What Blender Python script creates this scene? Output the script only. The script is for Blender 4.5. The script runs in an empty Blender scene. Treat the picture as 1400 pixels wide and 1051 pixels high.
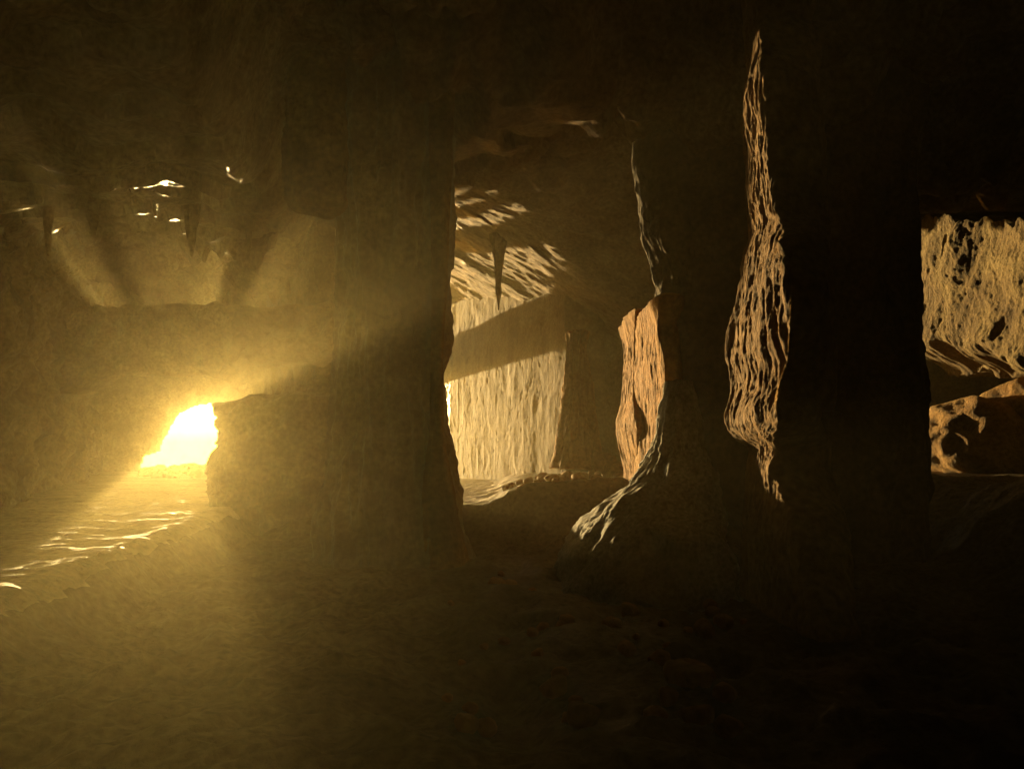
import bpy, bmesh, math, random
import numpy as np
from mathutils import Vector

random.seed(7)
np.random.seed(7)
S = bpy.context.scene
COL = S.collection

# ------------------------------------------------------------------ camera
F = 1100.0                      # focal length in pixels of the 1400 x 1051 photograph
CAM_Z = 1.5
PITCH = math.radians(5.0)
cam_d = bpy.data.cameras.new('camera')
cam_d.sensor_width = 36.0
cam_d.lens = F / 1400.0 * 36.0
cam_d.clip_start = 0.05
cam_d.clip_end = 2000
cam = bpy.data.objects.new('camera', cam_d)
cam.location = (0, 0, CAM_Z)
cam.rotation_euler = (math.pi / 2 + PITCH, 0, 0)
COL.objects.link(cam)
S.camera = cam
CP, SP = math.cos(PITCH), math.sin(PITCH)


def ray(px, py):
    a = (px - 700.0) / F
    b = (525.5 - py) / F
    return np.array([a, CP - b * SP, SP + b * CP])


def P(px, py, y):
    """The point of the place seen at that pixel of the photograph, y metres ahead."""
    r = ray(px, py)
    r = r * (y / r[1])
    return np.array([r[0], r[1], r[2] + CAM_Z])


# ------------------------------------------------------------------ daylight
SUN_PX, SUN_PY = 256.0, 580.0
sd = ray(SUN_PX, SUN_PY)
sd = sd / np.linalg.norm(sd)                 # towards the sun
SUN_EL = math.asin(sd[2])
SUN_AZ = math.atan2(sd[0], sd[1])            # clockwise from +Y
world = bpy.data.worlds.new('World')
S.world = world
world.use_nodes = True
wn = world.node_tree.nodes
wl = world.node_tree.links
for n in list(wn):
    wn.remove(n)
wo = wn.new('ShaderNodeOutputWorld')
wb = wn.new('ShaderNodeBackground')
ws = wn.new('ShaderNodeTexSky')
ws.sky_type = 'NISHITA'
ws.sun_disc = False
ws.sun_elevation = SUN_EL
ws.sun_rotation = SUN_AZ
ws.dust_density = 1.2
wb.inputs['Strength'].default_value = 0.15
wl.new(ws.outputs[0], wb.inputs[0])
wl.new(wb.outputs[0], wo.inputs[0])

sun_d = bpy.data.lights.new('sun', 'SUN')
sun_d.energy = 4.0
sun_d.angle = math.radians(0.5)
sun_d.color = (1.0, 0.70, 0.28)
sun = bpy.data.objects.new('sun', sun_d)
sun.rotation_euler = Vector(sd).to_track_quat('Z', 'Y').to_euler()
sun.location = (-30, 60, 20)
COL.objects.link(sun)

vs = S.view_settings
vs.view_transform = 'Standard'
vs.look = 'None'
vs.exposure = 2.35
vs.gamma = 1.0
vs.use_curve_mapping = False

S.render.engine = 'CYCLES'
cy = S.cycles
cy.max_bounces = 6
cy.diffuse_bounces = 1
cy.glossy_bounces = 2
cy.volume_bounces = 0
cy.transmission_bounces = 1
cy.caustics_reflective = False
cy.caustics_refractive = False
cy.sample_clamp_indirect = 3.0
cy.use_adaptive_sampling = False
cy.adaptive_threshold = 0.01
cy.use_denoising = True
try:
    cy.denoiser = 'OPENIMAGEDENOISE'
    cy.denoising_input_passes = 'RGB_ALBEDO_NORMAL'
except Exception:
    pass


# ------------------------------------------------------------------ noise
def _h(ix, iy, iz, seed):
    h = (ix.astype(np.uint32) * np.uint32(374761393) + iy.astype(np.uint32) * np.uint32(668265263)
         + iz.astype(np.uint32) * np.uint32(2147483647) + np.uint32((seed * 1274126177) & 0xffffffff))
    h = (h ^ (h >> np.uint32(13))) * np.uint32(1274126177)
    h = (h ^ (h >> np.uint32(15))) * np.uint32(2246822519)
    h = h ^ (h >> np.uint32(16))
    return h.astype(np.float32) / np.float32(4294967295.0)


def vnoise(p, seed=0):
    """Smooth value noise in -1..1 at the points p (n, 3)."""
    i = np.floor(p).astype(np.int64)
    f = (p - i).astype(np.float32)
    f = f * f * f * (f * (f * 6 - 15) + 10)
    out = 0
    for dx in (0, 1):
        wx = f[:, 0] if dx else 1 - f[:, 0]
        for dy in (0, 1):
            wy = f[:, 1] if dy else 1 - f[:, 1]
            for dz in (0, 1):
                wz = f[:, 2] if dz else 1 - f[:, 2]
                out = out + wx * wy * wz * _h(i[:, 0] + dx, i[:, 1] + dy, i[:, 2] + dz, seed)
    return out * 2 - 1


_ROT = np.array([[0.36, 0.48, -0.8], [-0.8, 0.6, 0.0], [0.48, 0.64, 0.6]])


def fbm(p, octaves=4, seed=0, gain=0.5, ridged=False):
    p = np.asarray(p, dtype=np.float64)
    a, s, tot = 1.0, 0, 0.0
    for k in range(octaves):
        n = vnoise(p, seed + k * 17)
        if ridged:
            n = 1 - 2 * np.abs(n)
        s = s + a * n
        tot += a
        a *= gain
        p = p @ _ROT.T * 2.03 + 11.7
    return s / tot


def smooth(a, b, t):
    t = np.clip((t - a) / (b - a), 0, 1)
    return t * t * (3 - 2 * t)


# ------------------------------------------------------------------ materials
def rock_mat(name, pale, mid, dark, rough=0.62, spec=0.45, bump=0.75, scale=1.0, coat=0.0, coat_rough=0.14):
    pale, mid, dark = [tuple(0.72 * t for t in q) for q in (pale, mid, dark)]
    m = bpy.data.materials.new(name)
    m.use_nodes = True
    nt = m.node_tree
    N, L = nt.nodes, nt.links
    b = N['Principled BSDF']
    tc = N.new('ShaderNodeNewGeometry')
    n1 = N.new('ShaderNodeTexNoise')
    n1.inputs['Scale'].default_value = 0.9 * scale
    n1.inputs['Detail'].default_value = 7
    n1.inputs['Roughness'].default_value = 0.65
    L.new(tc.outputs['Position'], n1.inputs['Vector'])
    r = N.new('ShaderNodeValToRGB')
    r.color_ramp.elements[0].position = 0.32
    r.color_ramp.elements[0].color = (*dark, 1)
    r.color_ramp.elements[1].position = 0.68
    r.color_ramp.elements[1].color = (*pale, 1)
    e = r.color_ramp.elements.new(0.5)
    e.color = (*mid, 1)
    L.new(n1.outputs['Fac'], r.inputs['Fac'])
    n3 = N.new('ShaderNodeTexNoise')
    n3.inputs['Scale'].default_value = 14 * scale
    n3.inputs['Detail'].default_value = 5
    L.new(tc.outputs['Position'], n3.inputs['Vector'])
    mp = N.new('ShaderNodeMapRange')
    mp.inputs['From Min'].default_value = 0.3
    mp.inputs['From Max'].default_value = 0.75
    mp.inputs['To Min'].default_value = 0.6
    mp.inputs['To Max'].default_value = 1.15
    L.new(n3.outputs['Fac'], mp.inputs['Value'])
    mx = N.new('ShaderNodeMix')
    mx.data_type = 'RGBA'
    mx.blend_type = 'MULTIPLY'
    mx.inputs['Factor'].default_value = 1.0
    L.new(r.outputs['Color'], mx.inputs['A'])
    L.new(mp.outputs['Result'], mx.inputs['B'])
    L.new(mx.outputs['Result'], b.inputs['Base Color'])
    b.inputs['Roughness'].default_value = rough
    b.inputs['Specular IOR Level'].default_value = spec
    if coat > 0:
        wet = N.new('ShaderNodeTexNoise')
        wet.inputs['Scale'].default_value = 1.3
        wet.inputs['Detail'].default_value = 6
        L.new(tc.outputs['Position'], wet.inputs['Vector'])
        wm = N.new('ShaderNodeMapRange')
        wm.inputs['From Min'].default_value = 0.40
        wm.inputs['From Max'].default_value = 0.62
        wm.inputs['To Max'].default_value = coat
        L.new(wet.outputs['Fac'], wm.inputs['Value'])
        L.new(wm.outputs['Result'], b.inputs['Coat Weight'])
        b.inputs['Coat Roughness'].default_value = coat_rough
    n2 = N.new('ShaderNodeTexNoise')
    n2.inputs['Scale'].default_value = 7 * scale
    n2.inputs['Detail'].default_value = 9
    n2.inputs['Roughness'].default_value = 0.68
    L.new(tc.outputs['Position'], n2.inputs['Vector'])
    bp = N.new('ShaderNodeBump')
    bp.inputs['Strength'].default_value = bump
    bp.inputs['Distance'].default_value = 0.12
    L.new(n2.outputs['Fac'], bp.inputs['Height'])
    L.new(bp.outputs['Normal'], b.inputs['Normal'])
    if coat > 0:
        b2 = N.new('ShaderNodeBump')
        b2.inputs['Strength'].default_value = 0.4
        b2.inputs['Distance'].default_value = 0.06
        L.new(n2.outputs['Fac'], b2.inputs['Height'])
        L.new(b2.outputs['Normal'], b.inputs['Coat Normal'])
    return m


M_ROCK = rock_mat('cave limestone', (0.322, 0.231, 0.126), (0.238, 0.154, 0.077), (0.133, 0.081, 0.038), coat=0.15)
M_CEIL = rock_mat('ceiling limestone', (0.374, 0.264, 0.153), (0.281, 0.178, 0.093), (0.145, 0.085, 0.043), rough=0.9, spec=0.1, coat=0.10, coat_rough=0.2)
M_FLOOR = rock_mat('trodden cave floor', (0.280, 0.203, 0.112), (0.224, 0.154, 0.084), (0.154, 0.101, 0.056), rough=0.9, spec=0.1, bump=0.9, coat=0.12, coat_rough=0.25)
M_LEDGE = rock_mat('sun-brightened floor', (0.46, 0.33, 0.19), (0.38, 0.26, 0.14), (0.26, 0.17, 0.09), rough=0.62, spec=0.3, bump=0.8)  # paler, shinier copy of the floor that brightens its sunlit areas
M_FLOW = rock_mat('flowstone', (0.37, 0.22, 0.09), (0.28, 0.155, 0.058), (0.15, 0.08, 0.03), rough=0.9, spec=0.1, bump=0.8)
M_ORANGE = rock_mat('orange dripstone', (0.46, 0.22, 0.04), (0.38, 0.165, 0.03), (0.22, 0.085, 0.016), rough=0.9, spec=0.1, bump=0.5)
M_AMBER = rock_mat('amber boulder rock', (0.44, 0.26, 0.08), (0.34, 0.19, 0.055), (0.2, 0.10, 0.03), rough=0.9, spec=0.1, bump=0.9)
M_DARK = rock_mat('shade-darkened limestone', (0.20, 0.13, 0.07), (0.14, 0.085, 0.045), (0.08, 0.05, 0.028), rough=0.9, spec=0.1)  # darker limestone: the shade on the pier is put into the colour
M_PALE = rock_mat('cool-lit pale limestone', (0.55, 0.53, 0.50), (0.46, 0.43, 0.38), (0.25, 0.22, 0.18), rough=0.9, spec=0.1, bump=0.8, scale=1.6)  # cool skylight on the mound put into a paler, greyer colour
M_CRAG = rock_mat('yellow craggy limestone', (0.29, 0.21, 0.085), (0.21, 0.14, 0.055), (0.10, 0.06, 0.025), rough=0.9, spec=0.1, bump=1.0, scale=1.3)
M_WALL = rock_mat('pitted chamber wall', (0.30, 0.205, 0.115), (0.235, 0.15, 0.08), (0.12, 0.07, 0.038), rough=0.9, spec=0.1, bump=0.12)
M_RUDDY = rock_mat('reddish limestone', (0.48, 0.27, 0.12), (0.42, 0.21, 0.08), (0.26, 0.12, 0.05), rough=0.9, spec=0.1, bump=0.6)
M_SOIL = rock_mat('dry ground outside', (0.40, 0.32, 0.2), (0.33, 0.25, 0.15), (0.2, 0.16, 0.09), rough=0.9, spec=0.1, bump=0.4)


# ------------------------------------------------------------------ mesh helpers
def mesh_np(name, v, quads, mat, smooth_shade=True):
    me = bpy.data.meshes.new(name)
    v = np.asarray(v, dtype=np.float32)
    q = np.asarray(quads, dtype=np.int32)
    me.vertices.add(len(v))
    me.vertices.foreach_set('co', v.ravel())
    k = q.shape[1]
    me.loops.add(q.size)
    me.loops.foreach_set('vertex_index', q.ravel())
    me.polygons.add(len(q))
    me.polygons.foreach_set('loop_start', np.arange(0, q.size, k, dtype=np.int32))
    me.polygons.foreach_set('use_smooth', np.full(len(q), smooth_shade, dtype=bool))
    me.update(calc_edges=True)
    me.materials.append(mat)
    return me


def link(name, me, parent=None, loc=None):
    o = bpy.data.objects.new(name, me)
    COL.objects.link(o)
    if parent is not None:
        o.parent = parent
    if loc is not None:
        o.location = loc
    return o


def thing(o, label, cat, group=None):
    o['label'] = label
    o['category'] = cat
    if group:
        o['group'] = group
    return o


def root(name, loc, label, cat, group=None):
    o = bpy.data.objects.new(name, None)
    o.empty_display_size = 0.2
    o.location = loc
    COL.objects.link(o)
    return thing(o, label, cat, group)


def structure(o):
    o['kind'] = 'structure'
    return o


def grid_quads(nu, nv, wrap=False):
    i = np.arange(nu if wrap else nu - 1)
    j = np.arange(nv - 1)
    I, J = np.meshgrid(i, j, indexing='ij')
    I2 = (I + 1) % nu
    return np.stack([I * nv + J, I2 * nv + J, I2 * nv + J + 1, I * nv + J + 1], -1).reshape(-1, 4)


# ------------------------------------------------------------------ the shape of the cave
def floor_base(x, y):
    left = np.interp(y, [-6, 2, 4, 6, 8, 12, 16, 20, 26, 29.5, 32, 40],
                     [0, 0.36, 0.43, 0.48, 0.53, 0.60, 0.68, 0.75, 0.86, 0.92, 0.8, 0.2])
    near = np.interp(y, [-6, 0, 8, 13, 30], [0, 0, 0.0, 0.1, 0.2])
    back = np.interp(y, [12.2, 13.0, 14, 19, 24, 27, 30], [0.1, 0.90, 0.90, 0.93, 0.97, 1.0, 1.0])
    edge = -2.75 - 0.12 * y
    wl_ = smooth(0.35, -0.35, x - edge)
    z = near * (1 - wl_) + left * wl_
    wb_ = smooth(12.2, 13.0, y + 0.25 * np.sin(x * 1.7)) * smooth(-4.4, -3.4, x)
    z = z * (1 - wb_) + np.maximum(z, back) * wb_
    z = z - wb_ * 0.26 * smooth(0.5, -0.6, x + 0.15 * np.sin(3.1 * y))
    z = z + wb_ * 0.065 * np.clip(x + 0.6, -3, 4)
    # the ground rises behind the lit boulders at the far right
    z = z + 1.0 * smooth(4.8, 6.5, x) * smooth(6, 9, y) * (1 - wb_)
    return z


def build_floor():
    xs = np.arange(-16, 15.01, 0.055)
    ys = np.concatenate([np.arange(-29, -5, 0.5), np.arange(-5, 2, 0.12), np.arange(2, 16, 0.05), np.arange(16, 34, 0.075)])
    X, Y = np.meshgrid(xs, ys, indexing='ij')
    x, y = X.ravel(), Y.ravel()
    z = floor_base(x, y)
    p = np.stack([x, y, z * 0], -1)
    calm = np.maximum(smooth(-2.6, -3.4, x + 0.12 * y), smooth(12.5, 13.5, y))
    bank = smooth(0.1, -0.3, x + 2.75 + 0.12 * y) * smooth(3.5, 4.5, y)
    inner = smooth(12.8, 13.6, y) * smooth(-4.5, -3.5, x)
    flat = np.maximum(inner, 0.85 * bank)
    z = z + (0.16 - 0.10 * calm - 0.05 * flat) * fbm(p * 0.6, 3, 3) + (0.07 - 0.035 * calm - 0.022 * flat) * fbm(p * 2.2, 4, 5, ridged=True)
    z = z + 0.11 * (1 - np.maximum(calm, inner)) * fbm(p * 1.5, 4, 15, ridged=True)
    q = np.stack([x * 0.9 + y * 0.2, y * 1.9 - x * 0.4, z * 0], -1) + 0.5 * np.stack([fbm(p, 2, 71), fbm(p, 2, 73), 0 * x], -1)
    z = z + (0.05 - 0.028 * flat) * fbm(q, 4, 9, ridged=True) + (0.035 - 0.022 * flat) * fbm(p * 7, 4, 13, gain=0.6)
    qd = grid_quads(len(xs), len(ys))
    me = mesh_np('cave_floor', np.stack([x, y, z], -1), qd, M_FLOOR)
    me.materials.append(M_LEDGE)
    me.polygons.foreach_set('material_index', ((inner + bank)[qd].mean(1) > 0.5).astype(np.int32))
    return structure(link('cave_floor', me))


def ceil_base(x, y):
    main = np.interp(y, [-6, 4, 9, 12, 14], [6.6, 7.0, 6.9, 6.5, 6.3])
    chamber = 6.05 - 0.58 * np.clip(x, -5, 5.2)
    rise = smooth(0.0, 0.5, x - np.interp(y, [13, 18, 22, 25], [3.0, 4.0, 4.2, 3.2]))
    chamber = chamber * (1 - rise) + 7.6 * rise
    wch = smooth(12.5, 17, y)
    z = main * (1 - wch) + chamber * wch
    left = np.interp(y, [-6, 5, 8, 10, 12, 14, 17, 29, 34], [6.6, 5.6, 5.35, 5.3, 5.4, 5.55, 7.2, 7.4, 7.4])
    xb = np.interp(y, [0, 10, 14, 18, 22, 30], [-2.0, -3.2, -3.7, -4.5, -5.6, -8.0])
    wl_ = smooth(0.4, -0.4, x - xb)
    z = z * (1 - wl_) + left * wl_
    return z


def build_ceiling():
    xs = np.arange(-16, 15.01, 0.05)
    ys = np.concatenate([np.arange(-29, -5, 0.5), np.arange(-5, 4, 0.14), np.arange(4, 22, 0.045), np.arange(22, 34, 0.08)])
    X, Y = np.meshgrid(xs, ys, indexing='ij')
    x, y = X.ravel(), Y.ravel()
    z = ceil_base(x, y)
    p = np.stack([x, y, z * 0 + 3.3], -1)
    # hanging lobes and scallops
    lob = fbm(p * np.array([0.55, 0.6, 1]), 3, 21)
    calm = 1 - 0.88 * smooth(11.5, 15, y) * smooth(-4.0, -2.0, x)
    cc = x + 0.398 * y
    ws2 = smooth(3.35, 3.7, cc) * smooth(4.95, 4.7, cc) * smooth(8.4, 9.0, y) * smooth(14.3, 13.5, y)
    z = z * (1 - ws2) + ws2 * (5.68 + 0.12 * (y - 9))
    # stepped undersides on the left: each bed climbs gently to the back and breaks off in a dark lip
    ws = smooth(-2.0, -3.2, x) * smooth(6.0, 7.2, y) * smooth(15.6, 14.4, y)
    ws = np.maximum(ws, ws2)
    calm = calm * (1 - 0.85 * ws)
    ph = y / 1.15 + 0.1 * x + 2.2 * fbm(p * np.array([0.55, 0.35, 1]), 4, 61)
    z = z + ws * (0.26 * (ph - np.floor(ph)) - 0.13)
    z = z - 0.95 * calm * smooth(0.0, 0.45, lob) - 0.35 * calm * smooth(0.02, 0.2, fbm(p * 1.15, 3, 25))
    z = z - 0.22 * calm * fbm(p * 1.8, 4, 31, ridged=True) - (0.008 + 0.042 * calm) * fbm(p * 6, 4, 37, ridged=True)
    # bedding planes of the inner chamber
    wst = smooth(12.5, 15, y) * smooth(-4.5, -3, x)
    q = np.stack([x * 0.5 + y * 0.15, y * 2.2 + x * 0.6, z * 0], -1)
    z = z - wst * 0.04 * fbm(q, 4, 41, ridged=True)
    dx = 0.22 * calm * fbm(p * 1.6, 3, 51)
    dy = 0.28 * calm * fbm(p * 1.6, 3, 57)
    qd = grid_quads(len(xs), len(ys))[:, ::-1]
    cx, cyy = x[qd].mean(1), y[qd].mean(1)
    lim = np.interp(cx, [-8.6, -7.8, -5.2, -3.3, -2.2, 3.3, 7, 14], [40, 27.0, 22.3, 34.9, 31.0, 25.6, 26.3, 24])
    qd = qd[cyy < lim]
    me = mesh_np('cave_ceiling', np.stack([x + dx, y + dy, z], -1), qd, M_CEIL)
    return structure(link('cave_ceiling', me))


def build_wall(name, pts, z0, z1, mat, amp=0.5, seed=0, hole=None, step=0.06, thick=1.0, pits=0.0, ragged=0.0, fine=0.05):
    """A rough rock wall along the plan polyline pts, facing right of its direction, with real thickness and ragged openings."""
    pts = np.array(pts, float)
    seg = np.linalg.norm(np.diff(pts, axis=0), axis=1)
    s = np.concatenate([[0], np.cumsum(seg)])
    us = np.arange(0, s[-1] + step, step)
    X = np.interp(us, s, pts[:, 0])
    Y = np.interp(us, s, pts[:, 1])
    tx = np.gradient(X, us)
    ty = np.gradient(Y, us)
    ln = np.hypot(tx, ty)
    nx, ny = ty / ln, -tx / ln
    zs = np.arange(z0, z1 + step, step)
    nu, nv = len(us), len(zs)
    U, Z = np.meshgrid(np.arange(nu), zs, indexing='ij')
    U = U.ravel()
    Z = Z.ravel()
    p = np.stack([X[U], Y[U], Z], -1)
    d = amp * fbm(p * 0.55, 3, seed) + amp * 0.5 * fbm(p * 1.5, 4, seed + 3, ridged=True) + fine * fbm(p * 6, 4, seed + 5, ridged=True)
    if pits:
        w = fbm(p * 4.2, 4, seed + 8, gain=0.6)
        d = d - pits * smooth(0.28, 0.5, w)
    front = p + np.stack([nx[U] * d, ny[U] * d, 0.12 * fbm(p * 1.8, 2, seed + 9)], -1)
    back = p + np.stack([-nx[U] * thick, -ny[U] * thick, 0 * d], -1)
    if ragged:
        g = np.clip(1.2 - (Z - z0) / (z1 - z0) * 1.2, 0, 1)
        sh = ragged * g * (fbm(np.stack([p[:, 0] * 0.7, p[:, 1] * 0.7, 0 * Z], -1), 4, seed + 15) - 0.1)
        front[:, 2] += sh
        back[:, 2] += sh
    quads = grid_quads(nu, nv)
    keep = np.ones(len(quads), bool)
    if hole is not None:
        c = p[quads].mean(1)
        n = fbm(c * 1.7, 3, seed + 12)
        keep = ~hole(us[U[quads]].mean(1), c[:, 2], n)
    fq = quads[keep]
    n0 = len(p)
    bq = fq[:, ::-1] + n0
    # close the rim of the sheet and of its openings
    e = np.concatenate([fq[:, [0, 1]], fq[:, [1, 2]], fq[:, [2, 3]], fq[:, [3, 0]]])
    key = np.sort(e, axis=1)
    kk = key[:, 0].astype(np.int64) * n0 + key[:, 1]
    _, inv, cnt = np.unique(kk, return_inverse=True, return_counts=True)
    be = e[cnt[inv] == 1]
    rim = np.stack([be[:, 1], be[:, 0], be[:, 0] + n0, be[:, 1] + n0], -1)
    me = mesh_np(name, np.concatenate([front, back]), np.concatenate([fq, bq, rim])[:, ::-1], mat)
    return structure(link(name, me))


def hole_poly(poly, jag=0.25):
    """Inside test of a plan opening given as an (x, z) polygon, its edge made ragged."""
    poly = np.array(poly, float)

    def f(x, z, n):
        x = x + n * jag
        z = z + n * jag * 0.7
        ins = np.zeros(len(x), bool)
        k = len(poly)
        for a in range(k):
            x1, z1 = poly[a]
            x2, z2 = poly[(a + 1) % k]
            c = (z1 > z) != (z2 > z)
            xi = (x2 - x1) * (z - z1) / (z2 - z1 + 1e-12) + x1
            ins ^= c & (x < xi)
        return ins
    return f


def opening_at(y, pix):
    return [((P(a, b, y)[0] + 14.5) * 1.1095, P(a, b, y)[2]) for a, b in pix]


build_floor()
build_ceiling()
build_wall('cave_wall', [(-7, -28), (-5.2, 4), (-15.0, 29.3)], -0.6, 7.5, M_ROCK, 0.7, 61)
HOLE_O = opening_at(29.3, [(226, 608), (237, 582), (249, 563), (266, 554), (284, 549), (302, 546), (306, 570), (330, 570), (330, 636), (204, 640), (206, 624), (226, 616)])
LOW_O = [(4.0, 1.3), (4.0, 2.7), (9.9, 2.6), (9.9, 0.9)]       # the cave mouth goes on behind the block of rock
HIGH_O = [(0.4, 5.3), (0.4, 6.9), (1.3, 6.9), (1.4, 5.45), (1.8, 5.45), (1.9, 6.9), (3.6, 6.9), (3.7, 5.45), (4.3, 5.45), (4.3, 6.9), (5.2, 6.9), (5.3, 5.3)]     # gaps added under the roof to light the left rock, hidden by the screen
in_a, in_b, in_c = hole_poly(HOLE_O, 0.07), hole_poly(LOW_O, 0.2), hole_poly(HIGH_O, 0.06)
build_wall('cave_wall', [(-14.5, 28), (-9.3, 30.5), (-7.8, 26.1)], -0.6, 8, M_ROCK, 0.25, 71, lambda u, z, n: in_a(u, z, n) | in_b(u, z, n) | in_c(u, z, n), thick=0.4)
build_wall('hanging_screen', [(-13, 20.6), (-4.4, 19.6)], 3.55, 5.25, M_CEIL, 0.5, 77, thick=0.7, step=0.05, ragged=1.1)  # added rock screen, hides the roof gaps that let the sun in
build_wall('cave_wall', [(-7.9, 26.3), (-5.2, 21.4)], -0.6, 8, M_ROCK, 0.3, 75, hole_poly([(0.4, 0.9), (0.5, 2.5), (3.2, 2.5), (3.5, 3.35), (4.4, 3.4), (4.7, 2.4), (4.8, 0.9)], 0.2), thick=0.4)
HOLE_S1 = [(0.5, 0.7), (0.7, 2.4), (2.2, 2.6), (2.3, 7.4), (4.0, 7.4), (4.1, 3.0), (4.5, 3.0), (4.6, 7.4), (5.3, 7.4), (5.4, 5.4), (6.5, 5.3), (6.6, 7.8), (12.2, 8.2), (12.3, 6.0), (7.6, 5.9), (7.6, 4.5), (12.3, 4.4), (12.4, 0.7)]  # unseen opening, its bars shaped to send sun and shade bands inside
build_wall('cave_wall', [(-5.35, 21.4), (-3.2, 34.0)], -0.6, 9.5, M_ROCK, 0.10, 81, hole_poly(HOLE_S1, 0.12), thick=0.15)
build_wall('cave_wall', [(-3.3, 34.2), (-2.15, 29.9)], -0.6, 9.5, M_ROCK, 0.12, 85, thick=0.4)
HOLE_S2 = [(0.25, 0.9), (0.2, 5.0), (0.35, 5.7), (0.7, 6.3), (1.0, 5.9), (1.4, 6.8), (1.8, 6.4), (2.2, 6.9), (2.6, 6.4), (2.9, 5.0), (2.8, 0.9)]  # unseen opening, shaped to throw ragged-edged sunlight on the right-hand rock face
build_wall('chamber_wall', [(-2.3, 30.2), (1.25, 18.7)], -0.6, 9, M_WALL, 0.035, 91, None, step=0.04, pits=0.014, fine=0.003)
build_wall('chamber_wall', [(1.32, 18.85), (4.3, 21.8), (3.35, 24.6)], -0.6, 9, M_WALL, 0.10, 93, None, step=0.06, pits=0.1, thick=0.12)
build_wall('cave_wall', [(3.3, 24.5), (7.2, 25.4)], -0.6, 9, M_ROCK, 0.2, 95, hole_poly(HOLE_S2, 0.25), thick=0.7)
build_wall('cave_wall', [(7.0, 25.4), (14, 22), (14, -28), (-7, -28)], -0.6, 8.5, M_ROCK, 0.5, 99, None, step=0.12)

# ground outside
gx = np.linspace(-60, 60, 41)
GX, GY = np.meshgrid(gx, gx + 20, indexing='ij')
gz = -0.9 + 0.25 * fbm(np.stack([GX.ravel() * 0.1, GY.ravel() * 0.1, GX.ravel() * 0], -1), 3, 7)
structure(link('ground', mesh_np('ground', np.stack([GX.ravel(), GY.ravel(), gz], -1), grid_quads(41, 41), M_SOIL)))


# ------------------------------------------------------------------ formations
def formation(name, y, outline, mat, depth=0.9, seed=0, flute=0.1, rough=0.1, fine=0.03, fscale=9.0, step=0.035,
              nth=None, parent=None, lean=None, power=1.0, zs=1.0):
    """A column, stalactite or rock mass: a closed skin round rings that follow the outline (photo row, left edge, right edge), y metres ahead."""
    o = np.array(sorted(outline, key=lambda t: -t[0]), float)     # from the bottom up
    zt = np.array([P(700, r[0], y)[2] for r in o])
    xl = np.array([P(r[1], r[0], y)[0] for r in o])
    xr = np.array([P(r[2], r[0], y)[0] for r in o])
    nz = max(8, int((zt[-1] - zt[0]) / step))
    z = np.linspace(zt[0], zt[-1], nz)
    k = np.ones(5) / 5

    def sm(a):
        b = np.interp(z, zt, a)
        m = max(3, int(0.16 / step))
        ker = np.hanning(m + 2)[1:-1]
        ker /= ker.sum()
        return np.convolve(np.pad(b, m, mode='edge'), ker, mode='same')[m:-m]
    L, R = sm(xl), sm(xr)
    cx, hw = (L + R) / 2, np.maximum((R - L) / 2, 0.004)
    if nth is None:
        nth = int(np.clip(2 * math.pi * hw.max() * max(1, depth) / step, 24, 420))
    th = np.linspace(0, 2 * math.pi, nth, endpoint=False)
    T, Zi = np.meshgrid(th, np.arange(nz), indexing='ij')
    T = T.ravel()
    Zi = Zi.ravel()
    c, s = np.cos(T), np.sin(T)
    if power != 1.0:
        c = np.sign(c) * np.abs(c) ** power
        s = np.sign(s) * np.abs(s) ** power
    zz = z[Zi]
    h = hw[Zi]
    q = np.stack([c * fscale * 0.35, s * fscale * 0.35, zz * 0.55 * zs], -1)
    fl = fbm(q, 4, seed, ridged=True) * flute
    pos = np.stack([cx[Zi] + c * h, y + s * h * depth, zz], -1)
    rg = fbm(pos * 1.6, 4, seed + 5) * rough + fbm(pos * 5.5, 4, seed + 9, ridged=True) * fine
    lim = np.minimum(1.0, h / 0.25)
    dr = (fl + rg) * lim
    nrm = np.stack([c, s * max(0.6, min(depth, 1.5)), 0 * c], -1)
    dr = dr + lim * 0.3 * fine * fbm(pos * 13, 3, seed + 17, gain=0.7)
    pos = pos + nrm * dr[:, None]
    pos[:, 2] += 0.5 * rough * fbm(pos * 2.5, 3, seed + 13) * lim
    if lean is not None:
        pos[:, 1] += np.interp(zz, zt, lean)
    quads = grid_quads(nth, nz, wrap=True)
    n0 = len(pos)
    idx0 = np.arange(nth) * nz
    cap_b = pos[idx0].mean(0)
    cap_t = pos[idx0 + nz - 1].mean(0)
    pos = np.concatenate([pos, [cap_b, cap_t]])
    i2 = np.roll(idx0, -1)
    t1 = np.stack([idx0, i2, np.full(nth, n0), np.full(nth, n0)], -1)
    # caps as triangles
    me = bpy.data.meshes.new(name)
    tri_b = np.stack([i2, idx0, np.full(nth, n0)], -1)
    tri_t = np.stack([idx0 + nz - 1, i2 + nz - 1, np.full(nth, n0 + 1)], -1)
    base = np.array([0.0, 0.0, 0.0])
    if parent is None:
        base = np.array([cx[0], y, z[0]])
    else:
        base = np.array(parent.location)
    v = (pos - base).astype(np.float32)
    me.vertices.add(len(v))
    me.vertices.foreach_set('co', v.ravel())
    loops = np.concatenate([quads.ravel(), tri_b.ravel(), tri_t.ravel()]).astype(np.int32)
    starts = np.concatenate([np.arange(len(quads)) * 4, len(quads) * 4 + np.arange(2 * nth) * 3]).astype(np.int32)
    me.loops.add(len(loops))
    me.loops.foreach_set('vertex_index', loops)
    me.polygons.add(len(starts))
    me.polygons.foreach_set('loop_start', starts)
    me.polygons.foreach_set('use_smooth', np.ones(len(starts), bool))
    me.update(calc_edges=True)
    me.materials.append(mat)
    ob = link(name, me, parent)
    if parent is None:
        ob.location = base
    return ob


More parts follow.
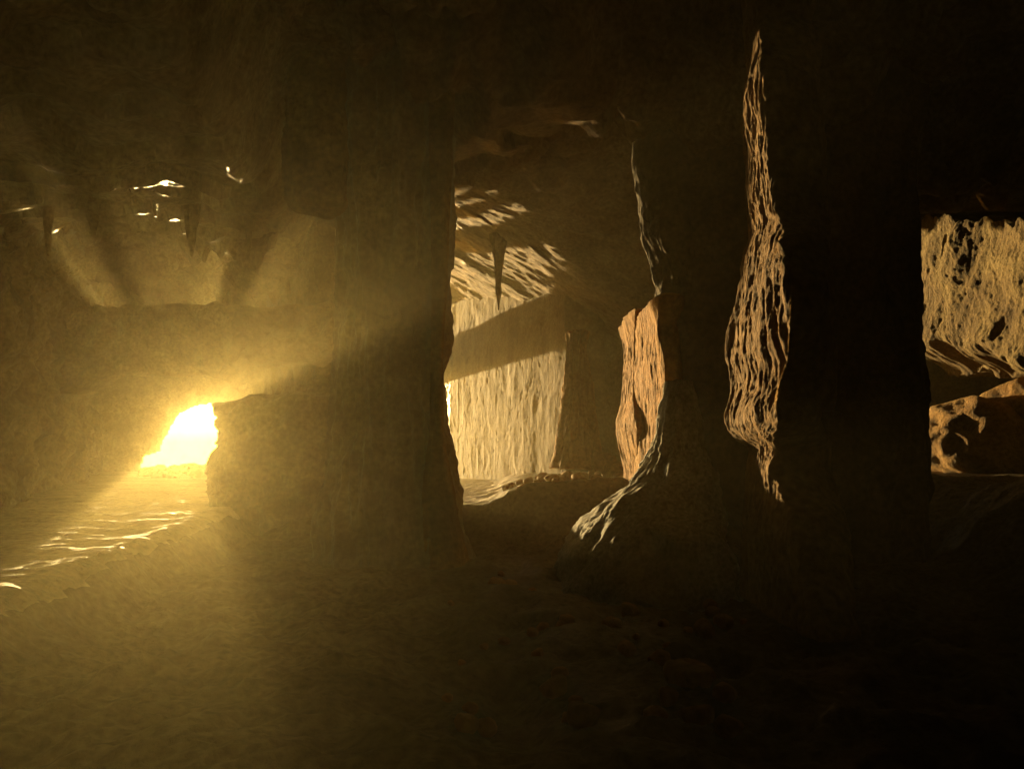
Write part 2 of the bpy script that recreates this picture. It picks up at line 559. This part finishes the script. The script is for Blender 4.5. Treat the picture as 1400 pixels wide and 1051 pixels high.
# the great pillar and the ledge beside it
r = root('limestone_pillar', P(540, 780, 11), 'great brown pillar in the hazy glow from floor to ceiling', 'pillar')
formation('shaft', 11, [(860, 440, 660), (790, 440, 660), (720, 445, 628), (660, 452, 616), (600, 460, 610), (560, 463, 600), (520, 464, 600),
                        (450, 466, 606), (380, 466, 610), (300, 468, 614), (200, 466, 618), (120, 460, 625), (40, 450, 640), (-30, 440, 660)],
          M_ROCK, 1.1, 101, flute=0.14, rough=0.10, parent=r)
formation('flowstone_rib', 10.3, [(800, 560, 640), (700, 575, 622), (600, 588, 606), (500, 590, 604), (400, 592, 610), (250, 590, 615), (100, 585, 620), (-20, 580, 630)],
          M_FLOW, 1.0, 104, flute=0.06, rough=0.04, parent=r)
o = formation('rock_ledge', 14, [(780, 284, 500), (740, 290, 500), (700, 294, 500), (640, 296, 500), (600, 299, 500), (565, 301, 500), (551, 308, 500), (545, 330, 500), (540, 425, 500), (522, 432, 500), (512, 452, 500)],
              M_ROCK, 0.5, 111, flute=0.10, rough=0.22, fine=0.10, power=0.75, step=0.03)
thing(o, 'dark flat-topped block of rock beside the blazing cave mouth', 'rock')

o = formation('stalactite', 10.2, [(300, 446, 452), (290, 400, 466), (284, 398, 468), (250, 394, 470), (200, 390, 472), (140, 398, 470), (80, 404, 466), (0, 400, 470), (-40, 396, 476)],
              M_FLOW, 0.6, 121, flute=0.08, rough=0.05)
thing(o, 'broad blunt stalactite hanging against the great pillar', 'stalactite')

hang = [(212, 12.2, 150, 296, 9, 'slim stalactite hanging over the blazing cave mouth'),
        (262, 12.6, 160, 352, 15, 'longest dark stalactite between the cave mouth and the great pillar'),
        (303, 12.0, 130, 286, 8, 'short thin stalactite between the longest dark one and the low knobbly one'),
        (340, 13.0, 170, 344, 12, 'low knobbly stalactite just beside the broad blunt one'),
        (128, 12.6, 150, 324, 16, 'stubby stalactite on the wall side of the hazy roof'),
        (66, 12.0, 150, 350, 11, 'pointed stalactite near the hazy side wall'),
        (176, 11.6, 120, 262, 10, 'smallest stalactite, highest in the hazy roof over the cave mouth')]
for k, (px, y, top, tip, w, lab) in enumerate(hang):
    g = (tip - top)
    o = formation('stalactite', y, [(tip, px - 1.5, px + 1.5), (tip - 0.1 * g, px - 0.35 * w, px + 0.3 * w), (tip - 0.3 * g, px - 0.55 * w, px + 0.6 * w), (tip - 0.6 * g, px - 0.9 * w, px + 0.8 * w), (top, px - 1.6 * w, px + 1.5 * w)],
                  M_CEIL, 1.0, 400 + 7 * k, flute=0.05, rough=0.09, fine=0.03, step=0.02)
    thing(o, lab, 'stalactite', 'stalactites under the hazy roof')

# the dark mass on the right of the inner chamber
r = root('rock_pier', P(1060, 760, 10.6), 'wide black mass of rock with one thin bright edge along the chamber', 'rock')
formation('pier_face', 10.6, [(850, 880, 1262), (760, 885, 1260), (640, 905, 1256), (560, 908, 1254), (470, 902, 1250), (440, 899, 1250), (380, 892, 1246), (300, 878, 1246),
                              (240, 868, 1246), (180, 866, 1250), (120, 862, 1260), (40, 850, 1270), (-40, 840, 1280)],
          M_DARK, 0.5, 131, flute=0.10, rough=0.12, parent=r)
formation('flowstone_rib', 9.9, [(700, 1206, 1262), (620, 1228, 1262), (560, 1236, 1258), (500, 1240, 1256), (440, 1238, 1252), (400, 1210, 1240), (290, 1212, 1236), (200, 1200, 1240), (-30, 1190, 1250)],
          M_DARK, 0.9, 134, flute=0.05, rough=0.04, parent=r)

# the fluted column in front of it
def curtain(name, yb, outline, mat, width=0.5, seed=0, flute=0.06, wave=0.08, fine=0.02, step=0.02, parent=None, freq=7.0):
    """A deep fin of dripstone: its broad flank runs away from the camera, from the far edge (left) to the near edge (right) of each row."""
    o = np.array(sorted(outline, key=lambda t: -t[0]), float)
    zt = np.array([P(700, r[0], yb - 0.6)[2] for r in o])
    nz = int((zt[-1] - zt[0]) / step)
    z = np.linspace(zt[0], zt[-1], nz)
    m = max(3, int(0.12 / step))
    ker = np.hanning(m + 2)[1:-1]
    ker /= ker.sum()

    def sm(a):
        return np.convolve(np.pad(np.interp(z, zt, a), m, mode='edge'), ker, mode='same')[m:-m]
    L, Rr = sm(o[:, 1]), sm(o[:, 2])
    x0 = (L - 700) / F * yb / CP
    yf = yb * (L - 700) / (Rr - 700)
    nf, nr = 130, 90
    # ring: flank from far to near, then the near end, the other flank and the far end
    corners = []
    u = np.linspace(0, 1, nf, endpoint=False)
    w = np.linspace(0, 1, nr, endpoint=False)
    one = np.ones(nz)[:, None]
    fx = x0[:, None] - 0.10 * (yb - yf)[:, None] * (np.sin(np.pi * u) ** 0.8)[None] * 0.25 + 0 * u[None]
    fy = yb + (yf - yb)[:, None] * u[None]
    wd = np.minimum(width, 0.25 + 0.5 * (yb - yf))[:, None]
    ym = ((yb + yf) / 2)[:, None]
    hy = ((yb - yf) / 2)[:, None]
    ang = -np.pi / 2 + np.pi * w
    rx = x0[:, None] + wd * np.cos(ang)[None] ** 0.7
    ry = ym + hy * np.sin(ang)[None]
    X = np.concatenate([fx, rx], 1)
    Y = np.concatenate([fy, ry], 1)
    Z = z[:, None] * np.ones(nf + nr)[None]
    nx = np.concatenate([-one * np.ones(nf)[None], one * np.cos(ang)[None]], 1)
    ny = np.concatenate([one * 0 * u[None], one * np.sin(ang)[None]], 1)
    n = nz * (nf + nr)
    X, Y, Z, nx, ny = [a.T.reshape(-1) for a in (X, Y, Z, nx, ny)]
    p = np.stack([X, Y, Z], -1)
    warp = 0.25 * fbm(p * np.array([1, 1, 0.9]), 3, seed + 2)
    q = np.stack([X * 0.6, (Y + warp) * freq * 0.5, Z * 0.45], -1)
    d = flute * fbm(q, 4, seed, ridged=True) + wave * fbm(p * np.array([1, 1.1, 0.9]), 3, seed + 5) + fine * fbm(p * np.array([6, 7, 2.6]), 4, seed + 9) + 0.9 * fine * fbm(p * np.array([14, 17, 6]), 3, seed + 15, gain=0.7)
    p[:, 0] += nx * d
    p[:, 1] += ny * d
    nth = nf + nr
    quads = grid_quads(nth, nz, wrap=True)
    idx = np.arange(nth) * nz
    base = np.array(parent.location)
    cb, ct = p[idx].mean(0), p[idx + nz - 1].mean(0)
    v = np.concatenate([p, [cb, ct]]) - base
    k1 = np.roll(idx, -1)
    cap = np.concatenate([np.stack([k1, idx, np.full(nth, n), np.full(nth, n)], -1)[:, :3], np.stack([idx + nz - 1, k1 + nz - 1, np.full(nth, n + 1)], -1)])
    me = bpy.data.meshes.new(name)
    v = v.astype(np.float32)
    me.vertices.add(len(v))
    me.vertices.foreach_set('co', v.ravel())
    loops = np.concatenate([quads.ravel(), cap.ravel()]).astype(np.int32)
    st = np.concatenate([np.arange(len(quads)) * 4, len(quads) * 4 + np.arange(len(cap)) * 3]).astype(np.int32)
    me.loops.add(len(loops))
    me.loops.foreach_set('vertex_index', loops)
    me.polygons.add(len(st))
    me.polygons.foreach_set('loop_start', st)
    me.polygons.foreach_set('use_smooth', np.ones(len(st), bool))
    me.update(calc_edges=True)
    me.materials.append(mat)
    return link(name, me, parent)


r = root('dripstone_column', P(1070, 720, 7), 'tall fluted dripstone column with a golden lit edge against the black rock', 'column')
curtain('shaft', 8.0, [(830, 1010, 1110), (700, 1018, 1080), (670, 1022, 1066), (640, 1024, 1060), (612, 1030, 1064), (598, 1006, 1060), (580, 994, 1062), (560, 994, 1060), (535, 1004, 1066), (510, 1006, 1078), (480, 1000, 1082),
                       (440, 1001, 1086), (400, 1006, 1086), (350, 1016, 1080), (310, 1026, 1074), (260, 1026, 1070), (200, 1027, 1066), (160, 1024, 1064), (130, 1021, 1062), (100, 1022, 1058), (60, 1029, 1058), (20, 1032, 1056), (-60, 1028, 1062)],
        M_FLOW, 0.55, 141, flute=0.04, wave=0.075, fine=0.028, parent=r, freq=9)
curtain('drapery', 7.4, [(560, 1052, 1086), (530, 1050, 1090), (480, 1056, 1092), (420, 1050, 1090), (370, 1052, 1084), (330, 1060, 1078)],
        M_FLOW, 0.4, 147, flute=0.04, wave=0.06, fine=0.014, parent=r, freq=9)

# the stalagmite mound at the foot of the pier
r = root('stalagmite_mound', P(850, 830, 8.6), 'ridged stalagmite mound with pale grey crests leaning on the black pier', 'stalagmite')
formation('mound', 9.5, [(900, 735, 1010), (830, 744, 1000), (800, 764, 990), (760, 783, 985), (720, 806, 980), (690, 840, 975), (660, 868, 968), (620, 896, 960), (595, 909, 950), (560, 912, 945), (520, 915, 940)],
          M_PALE, 1.8, 151, flute=0.10, rough=0.16, fine=0.04, fscale=8, step=0.025, parent=r, power=0.85)
formation('ridge', 8.9, [(880, 800, 930), (830, 822, 925), (790, 845, 920), (760, 852, 910), (740, 842, 905), (720, 862, 905), (690, 888, 908), (672, 897, 904)],
          M_PALE, 1.6, 155, flute=0.10, rough=0.08, fine=0.04, fscale=8, step=0.022, parent=r, power=0.7)

# the inner chamber
r = root('dripstone_column', P(860, 655, 13.0), 'orange dripstone column with a bulge low on its flank, the outer one of the pair', 'column')
curtain('shaft', 13.2, [(690, 846, 868), (645, 852, 868), (630, 850, 868), (610, 846, 870), (590, 843, 870), (572, 844, 868), (552, 850, 868), (500, 852, 867), (480, 853, 867), (465, 852, 868), (440, 846, 870)],
        M_ORANGE, 0.35, 161, flute=0.03, wave=0.05, fine=0.016, step=0.03, parent=r, freq=5)
r = root('dripstone_column', P(890, 655, 12.2), 'broad orange dripstone column with deep vertical grooves beside the pier', 'column')
curtain('shaft', 12.5, [(690, 862, 914), (645, 866, 912), (600, 867, 910), (570, 868, 910), (520, 866, 909), (490, 867, 908), (470, 868, 907), (440, 864, 910)],
        M_ORANGE, 0.4, 165, flute=0.04, wave=0.06, fine=0.016, step=0.03, parent=r, freq=4)
o = formation('stalagmite', 16.2, [(640, 756, 822), (620, 762, 817), (600, 764, 814), (570, 769, 810), (540, 773, 806), (510, 776, 802), (480, 778, 798), (455, 776, 802)],
              M_RUDDY, 2.2, 171, flute=0.10, rough=0.06, step=0.03, power=0.75)
thing(o, 'slender ruddy stalagmite tapering up in front of the chamber wall', 'stalagmite')
o = formation('stalactite', 17.0, [(424, 681, 682), (414, 680, 683), (400, 678, 685), (386, 678, 684), (370, 677, 686), (350, 676, 688), (320, 672, 692)], M_WALL, 1.0, 181, flute=0.12, rough=0.10, step=0.02)
thing(o, 'small pointed stalactite below the lit bedded ceiling', 'stalactite')

# the rock wall at the right edge
r = root('rock_wall', (8.9, 15, 1.0), 'craggy yellow rock wall catching raking light beyond the black pier', 'rock')


def crag(name, x, y0, y1, z_lo, z_hi, mat, parent, seed, step=0.03):
    ys_ = np.arange(y0, y1, step)
    zs_ = np.linspace(0, 1, 130)
    A, B = np.meshgrid(ys_, zs_, indexing='ij')
    y = A.ravel()
    t = B.ravel()
    e3 = np.stack([y * 1.3, 0 * y, 0 * y], -1)
    lo = np.interp(y, *z_lo) + 0.35 * fbm(e3, 4, seed + 41, gain=0.6)
    hi = np.interp(y, *z_hi) + 0.45 * fbm(e3 + 9.3, 4, seed + 43, gain=0.6)
    z = lo + (hi - lo) * t
    p = np.stack([y * 0 + x, y, z], -1)
    q = p @ np.array([[1, 0, 0], [0, 0.8, 0.6], [0, -0.6, 0.8]]).T
    d = 0.20 * fbm(p * 0.7, 3, seed) + 0.05 * fbm(p * 3.2, 4, seed + 33, gain=0.65) + 0.045 * fbm(q * np.array([1, 2.2, 0.8]), 4, seed + 3, ridged=True) + 0.016 * fbm(p * 7, 4, seed + 7, ridged=True)
    d = d - 0.30 * smooth(0.30, 0.48, fbm(q * np.array([1, 1.5, 0.7]), 3, seed + 21))
    d = d - 0.9 * smooth(0.25, 0.0, t) ** 1.5          # curls under at its foot
    p[:, 0] += 0.02 * (y - 14)
    f = p.copy()
    f[:, 0] -= d
    f[:, 2] += 0.1 * fbm(p * 2, 3, seed + 11)
    b = p.copy()
    b[:, 0] += 2.0
    n0 = len(p)
    qd = grid_quads(len(ys_), len(zs_))
    e = np.concatenate([qd[:, [0, 1]], qd[:, [1, 2]], qd[:, [2, 3]], qd[:, [3, 0]]])
    kk = np.sort(e, 1)
    kk = kk[:, 0].astype(np.int64) * n0 + kk[:, 1]
    _, inv, cnt = np.unique(kk, return_inverse=True, return_counts=True)
    be = e[cnt[inv] == 1]
    rim = np.stack([be[:, 1], be[:, 0], be[:, 0] + n0, be[:, 1] + n0], -1)
    v = np.concatenate([f, b]) - np.array(parent.location)
    return link(name, mesh_np(name, v, np.concatenate([qd, qd[:, ::-1] + n0, rim])[:, ::-1], mat), parent)


crag('rock_face', 8.6, 11.5, 17.6, ([11.5, 13.2, 15, 17.4], [2.2, 2.5, 2.95, 3.4]), ([11.5, 13.3, 14.2, 15, 17.4], [5.0, 5.3, 5.8, 5.9, 6.7]), M_CRAG, r, 191)


# ------------------------------------------------------------------ loose rocks
def rock_mesh(name, seed, mat, sub=4, sx=1.0, sy=1.0, sz=0.8, rough=0.35):
    bm = bmesh.new()
    bmesh.ops.create_icosphere(bm, subdivisions=sub, radius=1.0)
    v = np.array([w.co[:] for w in bm.verts])
    n = fbm(v * 1.2 + seed * 3.1, 3, seed) * rough + fbm(v * 3.1 + seed, 3, seed + 4, ridged=True) * rough * 0.35
    v2 = v * (1 + n)[:, None] * np.array([sx, sy, sz])
    # chop a few flat faces
    rs = np.random.RandomState(seed)
    for _ in range(11):
        d = rs.normal(size=3)
        d /= np.linalg.norm(d)
        h = 0.72 * np.abs(d * np.array([sx, sy, sz])).sum() * rs.uniform(0.72, 1.0)
        over = v2 @ d - h
        v2 = v2 - np.clip(over, 0, None)[:, None] * d * 0.85
    for w, c in zip(bm.verts, v2):
        w.co = c
        
    for f in bm.faces:
        f.smooth = True
    me = bpy.data.meshes.new(name)
    bm.to_mesh(me)
    bm.free()
    me.materials.append(mat)
    return me


ROCKS = [rock_mesh('stone', 301 + k, M_RUDDY, 3, 1.0, 0.9, 0.75) for k in range(6)]
floor_ob = bpy.data.objects['cave_floor']
deps = bpy.context.evaluated_depsgraph_get()


def ground_z(x, y):
    hit, loc, *_ = floor_ob.ray_cast(Vector((x, y, 9)), Vector((0, 0, -1)))
    return loc.z if hit else float(floor_base(np.array([x]), np.array([y]))[0])


def put_rock(px, y, size, mesh, label, group=None, cat='stone', name='stone', sink=0.25, rz=None):
    x = (px - 700) / F * y / CP
    o = bpy.data.objects.new(name, mesh)
    s = size
    o.scale = (s, s, s)
    o.location = (x, y, ground_z(x, y) + s * (0.72 - sink))
    o.rotation_euler = (random.uniform(-.3, .3), random.uniform(-.3, .3), random.uniform(0, 6.28) if rz is None else rz)
    COL.objects.link(o)
    return thing(o, label, cat, group)


# stones scattered over the chamber floor
cham = [(692, 15.0, .08), (700, 15.6, .10), (712, 16.0, .09), (722, 15.0, .10), (735, 14.6, .08), (742, 16, .12), (765, 15.5, .10), (774, 15.2, .14),
        (787, 14.4, .12), (800, 15.4, .10), (812, 14.4, .09), (836, 14.6, .12), (846, 14.2, .13)]
for i, (px, y, s) in enumerate(cham):
    put_rock(px, y, s, ROCKS[i % 6], 'small ruddy stone strewn on the sunlit chamber floor', 'stones on the chamber floor')
put_rock(755, 14.8, .13, rock_mesh('stone', 320, M_ORANGE, 3), 'brightest yellow stone on the chamber floor')
put_rock(824, 15.4, .36, rock_mesh('boulder', 321, M_RUDDY, 4), 'rounded reddish boulder behind the foot of the orange columns', cat='boulder', name='boulder')
put_rock(840, 14.6, .26, rock_mesh('boulder', 322, M_RUDDY, 4), 'lower reddish boulder tucked against the orange columns', cat='boulder', name='boulder')
# rubble under the cave mouth
rs = np.random.RandomState(5)
for i in range(46):
    px = rs.uniform(200, 296)
    y = rs.uniform(23.5, 28.9)
    s = rs.uniform(0.10, 0.22) * (1.5 if px > 262 else 1)
    put_rock(px, y, s, ROCKS[i % 6], 'jagged stone in the glowing rubble below the cave mouth', 'rubble stones below the cave mouth')
for i in range(16):
    px = rs.uniform(690, 850)
    put_rock(px, rs.uniform(13.2, 16.2), rs.uniform(.05, .13), ROCKS[i % 6], 'small ruddy stone strewn on the sunlit chamber floor', 'stones on the chamber floor')
# boulders at the right
B1 = rock_mesh('boulder', 331, M_AMBER, 5, .95, 1.6, 1.0, 0.30)
put_rock(1335, 15.2, .86, B1, 'orange boulder with knobbly lit crest below the yellow rock wall', cat='boulder', name='boulder', sink=0.1, rz=0.1)
put_rock(1398, 15.0, .95, rock_mesh('boulder', 332, M_AMBER, 5, .9, 1.6, 1.25, 0.30), 'dull orange boulder cut by the picture edge', cat='boulder', name='boulder', sink=0.0, rz=0.0)
# stones on the dark floor in front
near = [(905, 4.7, .07), (945, 4.5, .09), (985, 4.3, .08), (735, 5.9, .05), (765, 5.4, .06), (690, 6.2, .05), (838, 6.6, .07)]
for _ in range(46):
    near.append((rs.uniform(610, 1010), rs.uniform(4.1, 9.5), rs.choice([0.035, 0.05, 0.07, 0.10])))
for i, (px, y, s) in enumerate(near):
    put_rock(px, y, s, ROCKS[(i + 2) % 6], 'loose stone lying on the dark foreground floor', 'stones on the dark foreground floor')

# ------------------------------------------------------------------ air
hz = bpy.data.materials.new('cave haze')
hz.use_nodes = True
nt = hz.node_tree
for n in list(nt.nodes):
    nt.nodes.remove(n)
ho = nt.nodes.new('ShaderNodeOutputMaterial')
hv = nt.nodes.new('ShaderNodeVolumePrincipled')
hv.inputs['Color'].default_value = (0.95, 0.82, 0.42, 1)
hv.inputs['Density'].default_value = 0.0018
hv.inputs['Anisotropy'].default_value = 0.75
nt.links.new(hv.outputs[0], ho.inputs['Volume'])
bm = bmesh.new()
bmesh.ops.create_cube(bm, size=1.0)
for v in bm.verts:
    v.co = Vector((v.co.x * 126, 20 + v.co.y * 126, 3.7 + v.co.z * 12.0))
me = bpy.data.meshes.new('haze')
bm.to_mesh(me)
bm.free()
me.materials.append(hz)
o = link('haze', me)
o['kind'] = 'stuff'
